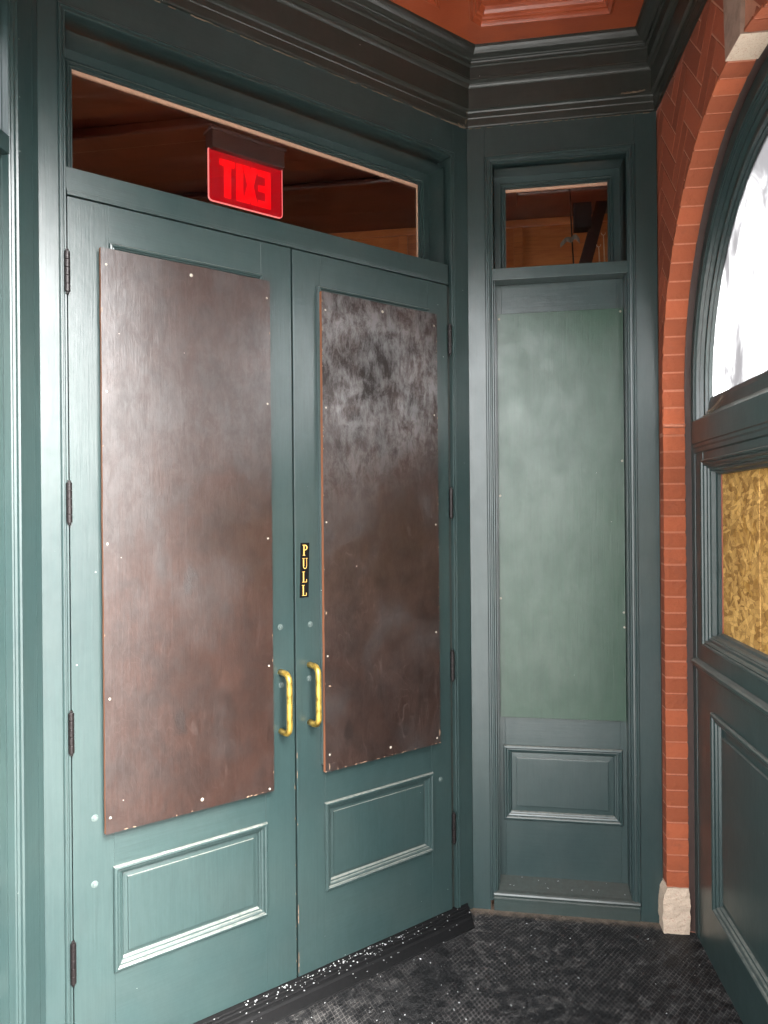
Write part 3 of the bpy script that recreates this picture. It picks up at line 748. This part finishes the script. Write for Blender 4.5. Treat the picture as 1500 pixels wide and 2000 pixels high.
    # keystone: wedge-shaped stone, dirty face, clean soffit
    if keyl:
        bm = bmesh.new()
        zb0 = AZ+math.sqrt(AR**2-.055**2)-.003; zb1 = AZ+math.sqrt(AR**2-.065**2)-.003
        q = [(.786, zb0), (.905, zb1), (.930, 3.2), (.762, 3.2)]
        fr = [bm.verts.new((x, -.007, z)) for x, z in q]; bk = [bm.verts.new((x, RV+.002, z)) for x, z in q]
        bm.faces.new(fr); bm.faces.new(bk[::-1]); f = None
        for i in range(4):
            f = bm.faces.new((fr[i], bk[i], bk[(i+1) % 4], fr[(i+1) % 4])); f.material_index = 1 if i == 0 else 0
        obj('keystone', bm, [KEYF, STONE], W, .002)
    # pier bases
    for xa, xb in ((xmin-.03, jl+.006), (jr-.006, x_end)):
        bm = bmesh.new(); rnd = random.Random(3)
        lv = [(.028, .015), (.09, .018), (.15, .017), (.178, .012), (.196, .004), (.200, .001)]
        rings = []
        for z, o in lv:
            rings.append([bm.verts.new((x+rnd.uniform(-.001, .001), y+rnd.uniform(-.001, .001), z)) for x, y in ((xa-o*.5, -o), (xb+(o*.6 if xb < AC else 0), -o), (xb+(o*.6 if xb < AC else 0), RV), (xa-o*.5, RV))])
        for a1, b1 in zip(rings, rings[1:]):
            for i in range(4): bm.faces.new((a1[i], a1[(i+1) % 4], b1[(i+1) % 4], b1[i]))
        bm.faces.new(rings[-1])
        bmesh.ops.subdivide_edges(bm, edges=bm.edges[:], cuts=5, use_grid_fill=True)
        for v in bm.verts:
            k = noise.noise(v.co*38)*.0045+noise.noise(v.co*110)*.0018; v.co += Vector((k, k*.8, k*.6))
        obj('stone_base', bm, STONE, W, smooth=False)
    return W
WC = brick_arch((CB.x, CB.y), ANG_C, 'red herringbone brick wall with an orange brick arch over the boarded window', 'brick wall', .155)
WD = brick_arch((C2.x, C2.y), 2*ANG_A-ANG_C-math.pi, 'brick arch', 'brick wall', .26) if False else None

# ================================================================= woodwork filling arch C
F = thing('arched_window', 'dark green arched window with dirty white glass above a strand board panel', 'window', (CB.x, CB.y, 0), ANG_C)
WZ = 2.02; Y0 = .100
def apath(r, zl, n=56): return [(AC+r, zl)]+[(AC+r*math.cos(math.pi*k/n), WZ+r*math.sin(math.pi*k/n)) for k in range(n+1)]+[(AC-r, zl)]
bm = bmesh.new(); sweep(bm, apath((.855), 1.85), [(0, Y0), (.098, Y0), (.102, Y0+.006), (.106, Y0+.003), (.114, Y0+.001), (.118, Y0+.006), (.124, Y0+.004), (.128, Y0+.016), (.134, Y0+.018), (.138, Y0+.012), (.146, Y0+.011), (.151, Y0+.022), (.166, Y0+.026), (.169, Y0+.020), (.176, Y0+.020), (.179, Y0+.030), (.186, Y0+.030), (.189, Y0+.040), (.20, Y0+.046)], False)
obj('arch_casing', bm, GREEN, F)
bm = bmesh.new(); sweep(bm, [(AC+AR+.02, .04)]+[(AC+(AR+.02)*math.cos(math.pi*k/48), AZ+(AR+.02)*math.sin(math.pi*k/48)) for k in range(49)]+[(AC-AR-.02, .04)], [(0, RV), (.021, RV), (.022, Y0+.004)], False)
obj('brown_strip', bm, DKBROWN, F)  # dark brown strip between the brick reveal and the window frame
bm = bmesh.new(); n = 56
arcp = [(AC+.665*math.cos(math.pi*k/n), WZ+.665*math.sin(math.pi*k/n)) for k in range(n+1)]+[(AC-.665, 1.96), (AC+.665, 1.96)]
for y in (Y0+.040, Y0+.044): bm.faces.new([bm.verts.new((x, y, z)) for x, z in arcp])
gl = obj('arched_glass', bm, FILM, F); gl['label'] = 'dirty whitened arched glass'
# transom rail with sloping ledge
bm = bmesh.new(); x0, x1 = .05, 1.63
pr = [(Y0+.06, 1.996), (Y0+.034, 1.992), (Y0+.030, 1.975), (Y0+.028, 1.942), (Y0+.006, 1.922), (Y0-.004, 1.920), (Y0-.010, 1.914), (Y0-.010, 1.836), (Y0-.006, 1.832), (Y0-.006, 1.822), (Y0-.002, 1.816), (Y0-.002, 1.803), (Y0+.004, 1.798), (Y0+.004, 1.77), (Y0+.06, 1.77)]
sx = [(.10 if i > 4 else .14) for i in range(len(pr))]
a_ = [bm.verts.new((sx[i] if i > 3 else .15, y, z)) for i, (y, z) in enumerate(pr)]; b_ = [bm.verts.new((1.68-(sx[i] if i > 3 else .15), y, z)) for i, (y, z) in enumerate(pr)]
for k in range(len(pr)-1): bm.faces.new((a_[k], a_[k+1], b_[k+1], b_[k]))
bm.faces.new(a_[::-1]); bm.faces.new(b_)
obj('transom_rail', bm, DGREEN if False else GREENH, F)
# stiles below
bm = bmesh.new()
for f_ in (0, 1):
    for (xa, xb, ya) in ((.0, .098, Y0), (.098, .185, Y0+.0015)):
        if f_: xa, xb = 1.68-xb, 1.68-xa
        bx(bm, xa, xb, ya, Y0+.06, .03, 1.85 if ya == Y0 else 1.80)
obj('stile', bm, GREEN, F, .0018)
# lower window frame
LW = (.185, 1.495, 1.118, 1.772)
bm = bmesh.new(); sweep(bm, rect(*LW), [(0, Y0+.003), (0, Y0-.004), (.004, Y0-.008), (.009, Y0-.006), (.011, Y0-.001), (.016, Y0-.003), (.021, Y0+.001), (.023, Y0+.008), (.030, Y0+.010), (.033, Y0+.016), (.036, Y0+.014), (.041, Y0+.018), (.044, Y0+.032), (.052, Y0+.036), (.054, Y0+.050), (.056, Y0+.06)], True)
wf = obj('board_window_frame', bm, GREENH, F)
bm = boxes((.2365, .2425, Y0+.0465, Y0+.056, LW[2]+.05, LW[3]-.05)); obj('putty_strip', bm, plain('red_putty', (.22, .06, .03), .6), wf, .001)
bm = bmesh.new(); xs = [.225, .572, 1.04, 1.46]
for i, (xa, xb) in enumerate(zip(xs, xs[1:])): bx(bm, xa+.002, xb-.002, Y0+.050+.001*i, Y0+.062, LW[2]+.02, LW[3]-.02)
obj('seam_leak_block', boxes((.20, 1.48, Y0+.0665, Y0+.072, LW[2]+.0, LW[3]-.0)), DARK, wf); ob = obj('strand_board', bm, OSB, wf, .0012); ob['label'] = 'golden strand board filling the lower window'  # backing sheet added behind the boards to block light through the seams
# middle rail, projecting moulding, bottom panel
bm = boxes((.185, 1.495, Y0+.001, Y0+.05, .900, 1.1185), (.185, .288, Y0+.001, Y0+.05, .03, .900), (1.392, 1.495, Y0+.001, Y0+.05, .03, .900), (.288, 1.392, Y0+.001, Y0+.05, .03, .240))
obj('apron_rail', bm, GREENH, F)
bm = bmesh.new(); pr = [(Y0+.003, 1.062), (Y0-.012, 1.058), (Y0-.020, 1.053), (Y0-.021, 1.047), (Y0-.016, 1.043), (Y0-.012, 1.042), (Y0-.013, 1.036), (Y0-.008, 1.031), (Y0-.004, 1.029), (Y0-.003, 1.022), (Y0+.003, 1.020)]
a_ = [bm.verts.new((.100, y, z)) for y, z in pr]; b_ = [bm.verts.new((1.58, y, z)) for y, z in pr]
for k in range(len(pr)-1): bm.faces.new((a_[k], a_[k+1], b_[k+1], b_[k]))
bm.faces.new(a_[::-1]); bm.faces.new(b_); obj('sill_moulding', bm, GREENH, F)
px = (.276, 1.404, .232, .910)
bm = bmesh.new(); sweep(bm, rect(*px), [(0, Y0+.003), (0, Y0-.005), (.004, Y0-.009), (.010, Y0-.010), (.015, Y0-.007), (.017, Y0-.002), (.022, Y0-.003), (.028, Y0+.000), (.031, Y0+.006), (.036, Y0+.008), (.040, Y0+.016)], True)
pm = obj('panel_moulding', bm, GREENH, F)
bm = bmesh.new(); sweep(bm, rect(px[0]+.036, px[1]-.036, px[2]+.036, px[3]-.036), [(0, Y0+.016), (.030, Y0+.015), (.031, Y0+.008), (.036, Y0+.0075)], True)
e = .072; bm.faces.new([bm.verts.new(v) for v in ((px[0]+e, Y0+.0075, px[2]+e), (px[1]-e, Y0+.0075, px[2]+e), (px[1]-e, Y0+.0075, px[3]-e), (px[0]+e, Y0+.0075, px[3]-e))])
obj('raised_panel', bm, GREEN, pm)

# the open arch the photo is taken through (mirror of the glazed one)
WD = thing('entrance_arch', 'plain brick wall with the open street arch, behind the viewer', 'brick wall', (C2.x, C2.y, 0), ANG_D)
bm = bmesh.new(); n = 48; r_ = .90; ins = [(AC+r_, .0)]+[(AC+r_*math.cos(math.pi*k/n), 2.04+r_*math.sin(math.pi*k/n)) for k in range(n+1)]+[(AC-r_, .0)]
ous = [(AC+1.05, 0)]+[(AC+1.05, 2.04+1.46*min(1, k/12)) if k <= 12 else ((AC-1.05, 2.04+1.46*min(1, (n-k)/12)) if k >= 36 else (AC+1.05*(24-k)/12, 3.5)) for k in range(n+1)]+[(AC-1.05, 0)]
ring = []
for y in (0, .12): ring.append(([bm.verts.new((x, y, z)) for x, z in ins], [bm.verts.new((x, y, z)) for x, z in ous]))
for k in range(len(ins)-1):
    for (a, b) in ring: bm.faces.new((a[k], a[k+1], b[k+1], b[k]))
    bm.faces.new((ring[0][0][k], ring[1][0][k], ring[1][0][k+1], ring[0][0][k+1])); bm.faces.new((ring[0][1][k], ring[0][1][k+1], ring[1][1][k+1], ring[1][1][k]))
obj('brick_body', bm, BRICKF, WD)

# ================================================================= inside: what shows through the transom lights
IC = thing('interior_room', 'dim interior room with mahogany ceiling and orange wood wall seen through the transom glass', 'room', (0, 1.5, 0), 0)
bm = bmesh.new(); cp_ = [(-4.5, -2.9), (-1.30, -2.55), (.02, -1.36), (2.2, -1.36), (2.2, .05), (-4.5, .05)]
tp = [bm.verts.new((x, y, 3.25)) for x, y in cp_]; bt = [bm.verts.new((x, y, 3.20)) for x, y in cp_]
bm.faces.new(tp); bm.faces.new(bt[::-1])
for k in range(6): bm.faces.new((tp[k], bt[k], bt[(k+1) % 6], tp[(k+1) % 6]))
obj('wood_ceiling', bm, MAHOG, IC)
bm = boxes((-3.55, -3.5, -2.9, .05, 0, .8), (-3.55, -3.5, -2.9, .05, 2.9, 3.2)); obj('far_wall', bm, MAHOG, IC)  # opening added in this unseen wall to let daylight into the room
bm = boxes((-3.5, 2.15, -.27, -.22, 0, 3.1999)); obj('panelled_wall', bm, OAK, IC)
bm = boxes(*[(x, x+.05, -.285, -.2705, 1.0, 3.16) for x in (-2.4, -1.75, -1.1, -.45, .19, .80, 1.43)], (-3.5, 2.15, -.29, -.2705, 3.16, 3.1995)); obj('wall_stile', bm, OAK, IC, .003)
bm = boxes((-4.5, -.3, -1.62, -1.50, 3.155, 3.1995), (-4.5, .1, -.95, -.88, 3.17, 3.1995), (.2, 2.1, -.75, -.60, 3.14, 3.1995)); obj('ceiling_moulding', bm, MAHOG, IC, .01)
bm = boxes((2.15, 2.2, -1.36, 0, 0, 1.2), (2.15, 2.2, -1.36, 0, 2.8, 3.2), (.80, 2.15, -1.36, -1.30, 0, 3.2), (-4.5, -1.25, -2.75, -2.70, 0, 3.2)); obj('side_wall', bm, MAHOG, IC)  # unseen opening on the right added to light the panelled wall
bm = boxes((-4.5, 2.2, -1.3, 0, -.05, 0)); obj('wood_floor', bm, plain('pale_interior_floor', (.5, .42, .32), .6), IC)  # unseen floor made pale to bounce daylight onto the ceiling

# EXIT sign: hung behind the long transom, so it reads in reverse from the street
Ex = thing('exit_sign', 'lit red EXIT sign seen from behind through the long transom glass', 'exit sign', (K2.x, K2.y, 0), ANG_A)
ya = .165; xa, xb, za, zb = U(1.012), U(.735), 2.634, 2.806
bm = boxes((xa+.006, xb-.002, ya-.022, ya+.035, zb-.003, zb+.062), (xa+.0, xb+.004, ya-.026, ya+.04, zb+.055, zb+.066)); obj('housing', bm, plain('brown_sign_housing', (.014, .005, .0035), .45), Ex, .002)
bm = bmesh.new(); rr = .014
ol = [(xa, zb), (xa, za+rr)]+[(xa+rr-rr*math.cos(t*math.pi/12), za+rr-rr*math.sin(t*math.pi/12)) for t in range(1, 7)]+[(xb-rr, za)]+[(xb-rr+rr*math.sin(t*math.pi/12), za+rr-rr*math.cos(t*math.pi/12)) for t in range(1, 7)]+[(xb, zb)]
f1 = [bm.verts.new((x, ya, z)) for x, z in ol]; f2 = [bm.verts.new((x, ya+.006, z)) for x, z in ol]
bm.faces.new(f1); bm.faces.new(f2[::-1])
for i in range(len(ol)): q = bm.faces.new((f1[i], f2[i], f2[(i+1) % len(ol)], f1[(i+1) % len(ol)])); q.material_index = 1
pn = obj('sign_panel', bm, [RED2, RED3], Ex)
bm = bmesh.new(); sweep(bm, ol, [(0, ya-.0006), (.0026, ya-.0006)], False); obj('panel_edge', bm, RED3, pn)
bm = bmesh.new(); Wp = xb-xa; Hp = zb-za; y = ya-.001
def QX(f): return xa+Wp*f
zt_, zb_ = za+Hp*.86, za+Hp*.12; th = Hp*.13
quad(bm, QX(.14), QX(.340), zt_-th, zt_, y); quad(bm, QX(.200), QX(.290), zb_, zt_-th, y)       # T
quad(bm, QX(.360), QX(.452), zb_, zt_, y)                                                       # I
y -= .0004
bm.faces.new([bm.verts.new((QX(a), y, b)) for a, b in ((.450, zb_), (.535, zb_), (.650, zt_), (.560, zt_))])
bm.faces.new([bm.verts.new((QX(a), y-.0003, b)) for a, b in ((.560, zb_), (.650, zb_), (.535, zt_), (.450, zt_))])   # X
quad(bm, QX(.755), QX(.83), zb_, zt_, y)                                                        # E, reversed
for fz in (0, .5, 1): 
    zz = zb_+(zt_-zb_-th)*fz; quad(bm, QX(.655), QX(.755), zz, zz+th, y)
obj('exit_letters', bm, RED1, pn, recalc=False)

# rod with a tape bow, and wire hooks behind the little transom
Rd = thing('hanging_rod', 'thin dark rod with a bow of clear tape behind the small transom', 'rod', (.447, .60, 0), 0)
bm = bmesh.new(); tube(bm, [(-.006, 0, 3.19), (0, 0, 2.95), (.004, 0, 2.85), (.012, 0, 2.70)], .0035, 8); obj('rod', bm, HINGE, Rd)
for s_ in (-1, 1):
    bm = bmesh.new(); P_ = []
    for i in range(7):
        k = i/6; P_.append((s_*(.050 if s_ < 0 else .038)*k, -.006-.012*math.sin(k*3), 2.862+(.004 if s_ < 0 else .012)*math.sin(k*3.1)-(.026 if s_ < 0 else .012)*k**2))
    lo = [bm.verts.new((x, y_, z-.024-.003*math.sin(i*2))) for i, (x, y_, z) in enumerate(P_)]; hi = [bm.verts.new(p) for p in P_]
    for i in range(6): bm.faces.new((lo[i], lo[i+1], hi[i+1], hi[i]))
    obj('tape_wing', bm, PAPER, Rd)
br = thing('timber_brace', 'dark diagonal timber brace under a black box behind the small transom', 'brace', (.58, 1.0, 0), 0)
bm = bmesh.new()
vs = [bm.verts.new(v) for v in ((.03, 0, 3.195), (.09, 0, 3.195), (-.07, 0, 2.6), (-.14, 0, 2.6), (.03, .06, 3.195), (.09, .06, 3.195), (-.07, .06, 2.6), (-.14, .06, 2.6))]
for q_ in ((0, 1, 2, 3), (7, 6, 5, 4), (0, 4, 5, 1), (2, 6, 7, 3), (1, 5, 6, 2), (0, 3, 7, 4)): bm.faces.new([vs[i] for i in q_])
obj('brace', bm, plain('dark_timber', (.03, .010, .006), .4), br)
obj('black_box', boxes((-.085, .0, -.03, .05, 3.045, 3.195)), DARK, br, .003)
for i, (x, y_, z, h, lab_) in enumerate(((.570, .60, 2.812, .08, 'small forked wire hook behind the small transom, the lower left one'), (.594, .62, 2.872, .12, 'taller forked wire hook nearest the right edge of the small transom'))):
    hk = thing('wire_hook', lab_, 'hook', (x, y_, 0), 0, 'wire hooks behind the small transom')
    bm = bmesh.new(); tube(bm, [(.012, 0, z-h-.1), (.004, 0, z-h), (0, 0, z)], [.004, .0035, .0018], 8); obj('shaft', bm, WIRE, hk)
    bm = bmesh.new(); tube(bm, [(.009*math.sin(t), 0, z+.009-.009*math.cos(t)) for t in [k*.3 for k in range(-6, 7)]], .0014, 6); obj('fork', bm, WIRE, hk)

# ================================================================= small stuff
# rock salt along the threshold
bm = bmesh.new(); rn = random.Random(11)
dA = Vector((.68693, .72673)); nA = Vector((.72673, -.68693))
for k in range(230):
    if k < 140: t = rn.gauss(.96, .20); o = abs(rn.gauss(.0, .028))+.004
    else: t = rn.uniform(.1, 1.55); o = rn.expovariate(4)+.01
    if t < .1 or t > 1.5 or o > 1.0: continue
    p = K2+dA*t+nA*o
    z = FZ+.003+max(0, (.028 if o < .07 else .028*(1-(o-.07)/.04)) if o < .11 else 0)
    s_ = rn.choice((.0012, .0015, .002, .0028)); M_ = Matrix.Translation((p.x, p.y, z)) @ Matrix.Rotation(rn.uniform(0, 3), 4, (rn.random(), rn.random(), 1)) @ Matrix.Diagonal((s_*rn.uniform(.7, 1.5), s_*rn.uniform(.6, 1.1), s_*.8, 1))
    bmesh.ops.create_icosphere(bm, subdivisions=1, radius=1, matrix=M_)
tag(obj('rock_salt', bm, SALT), 'white grains of rock salt scattered along the door threshold', 'salt', kind='stuff')
# paper crumbs
bm = bmesh.new()
for k in range(46):
    if k < 14: p = Vector((rn.uniform(.12, .58), rn.uniform(.02, .07))); z = .112+(p.y-.01)*.39+.003
    else: p = Vector((rn.uniform(-.1, .65), rn.uniform(-.8, -.06))); z = FZ+.003
    a = rn.uniform(0, 6.28); l = rn.uniform(.002, .008); 
    bmesh.ops.create_cube(bm, size=1, matrix=Matrix.Translation((p.x, p.y, z)) @ Matrix.Rotation(a, 4, 'Z') @ Matrix.Diagonal((l, .0022, .0014, 1)))
tag(obj('litter_crumbs', bm, SALT), 'pale crumbs and splinters lying on the sidelight sill and the black floor', 'litter', kind='stuff')
# cobwebs in the cornice corner and on the pier side
def cob(name, label, pts, n, spread, r=.0006):
    bm = bmesh.new(); rc = random.Random(n)
    for k in range(n):
        a = Vector(rc.choice(pts)); b = Vector(rc.choice(pts)); a = a+Vector([rc.uniform(-spread, spread) for _ in range(3)]); b = b+Vector([rc.uniform(-spread, spread) for _ in range(3)])
        if (a-b).length < .003: continue
        mid = (a+b)/2+Vector((0, 0, -.004)); tube(bm, [a, mid, b], r*rc.uniform(.6, 1.6), 5)
    return tag(obj(name, bm, COB), label, 'cobweb')
cob('cobweb', 'dusty brown cobweb hanging at the inner corner under the cornice', [(-.004, -.012, 3.105), (-.03, -.045, 3.106), (.0, -.02, 3.13), (.002, -.018, 3.16), (-.012, -.024, 3.108)], 26, .005)
cob('cobweb', 'tan cobweb tuft stuck on the cornice above the sidelight, near the brick pier', [(.585, -.026, 3.172), (.605, -.0265, 3.174), (.625, -.0265, 3.173), (.65, -.026, 3.175), (.668, -.026, 3.176)], 34, .0025, .0005)
Rc = Matrix.Rotation(ANG_C, 3, 'Z')
def cpt(x, y, z): v = Rc @ Vector((x, y, 0)); return (CB.x+v.x, CB.y+v.y, z)
cob('cobweb', 'grey cobweb threads on the dusty ledge below the arched glass', [cpt(.18, Y0+.02, 1.945), cpt(.24, Y0+.0, 1.925), cpt(.32, Y0+.02, 1.95), cpt(.36, Y0+.02, 1.975), cpt(.27, Y0+.022, 1.94)], 22, .008)
# ragged dust line on the frieze just below the cornice
bm = bmesh.new(); rc = random.Random(5)
for side in (0, 1):
    n = 60
    for k in range(n):
        t = k/n
        if side == 0: a = K2+dA*(.15+t*1.40)+nA*.0035; b = K2+dA*(.15+(t+1/n)*1.40)+nA*.0035
        else: a = Vector((.01+t*.69, -.0035)); b = Vector((.01+(t+1/n)*.69, -.0035))
        if rc.random() < .35: continue
        tube(bm, [(a.x, a.y, 3.1015+rc.uniform(-.0015, .001)), (b.x, b.y, 3.1015+rc.uniform(-.0015, .001))], rc.uniform(.0006, .0019), 5)
tag(obj('dust_line', bm, COB), 'ragged line of brown dust under the cornice of the door wall', 'dust', kind='stuff')

bpy.context.view_layer.update()
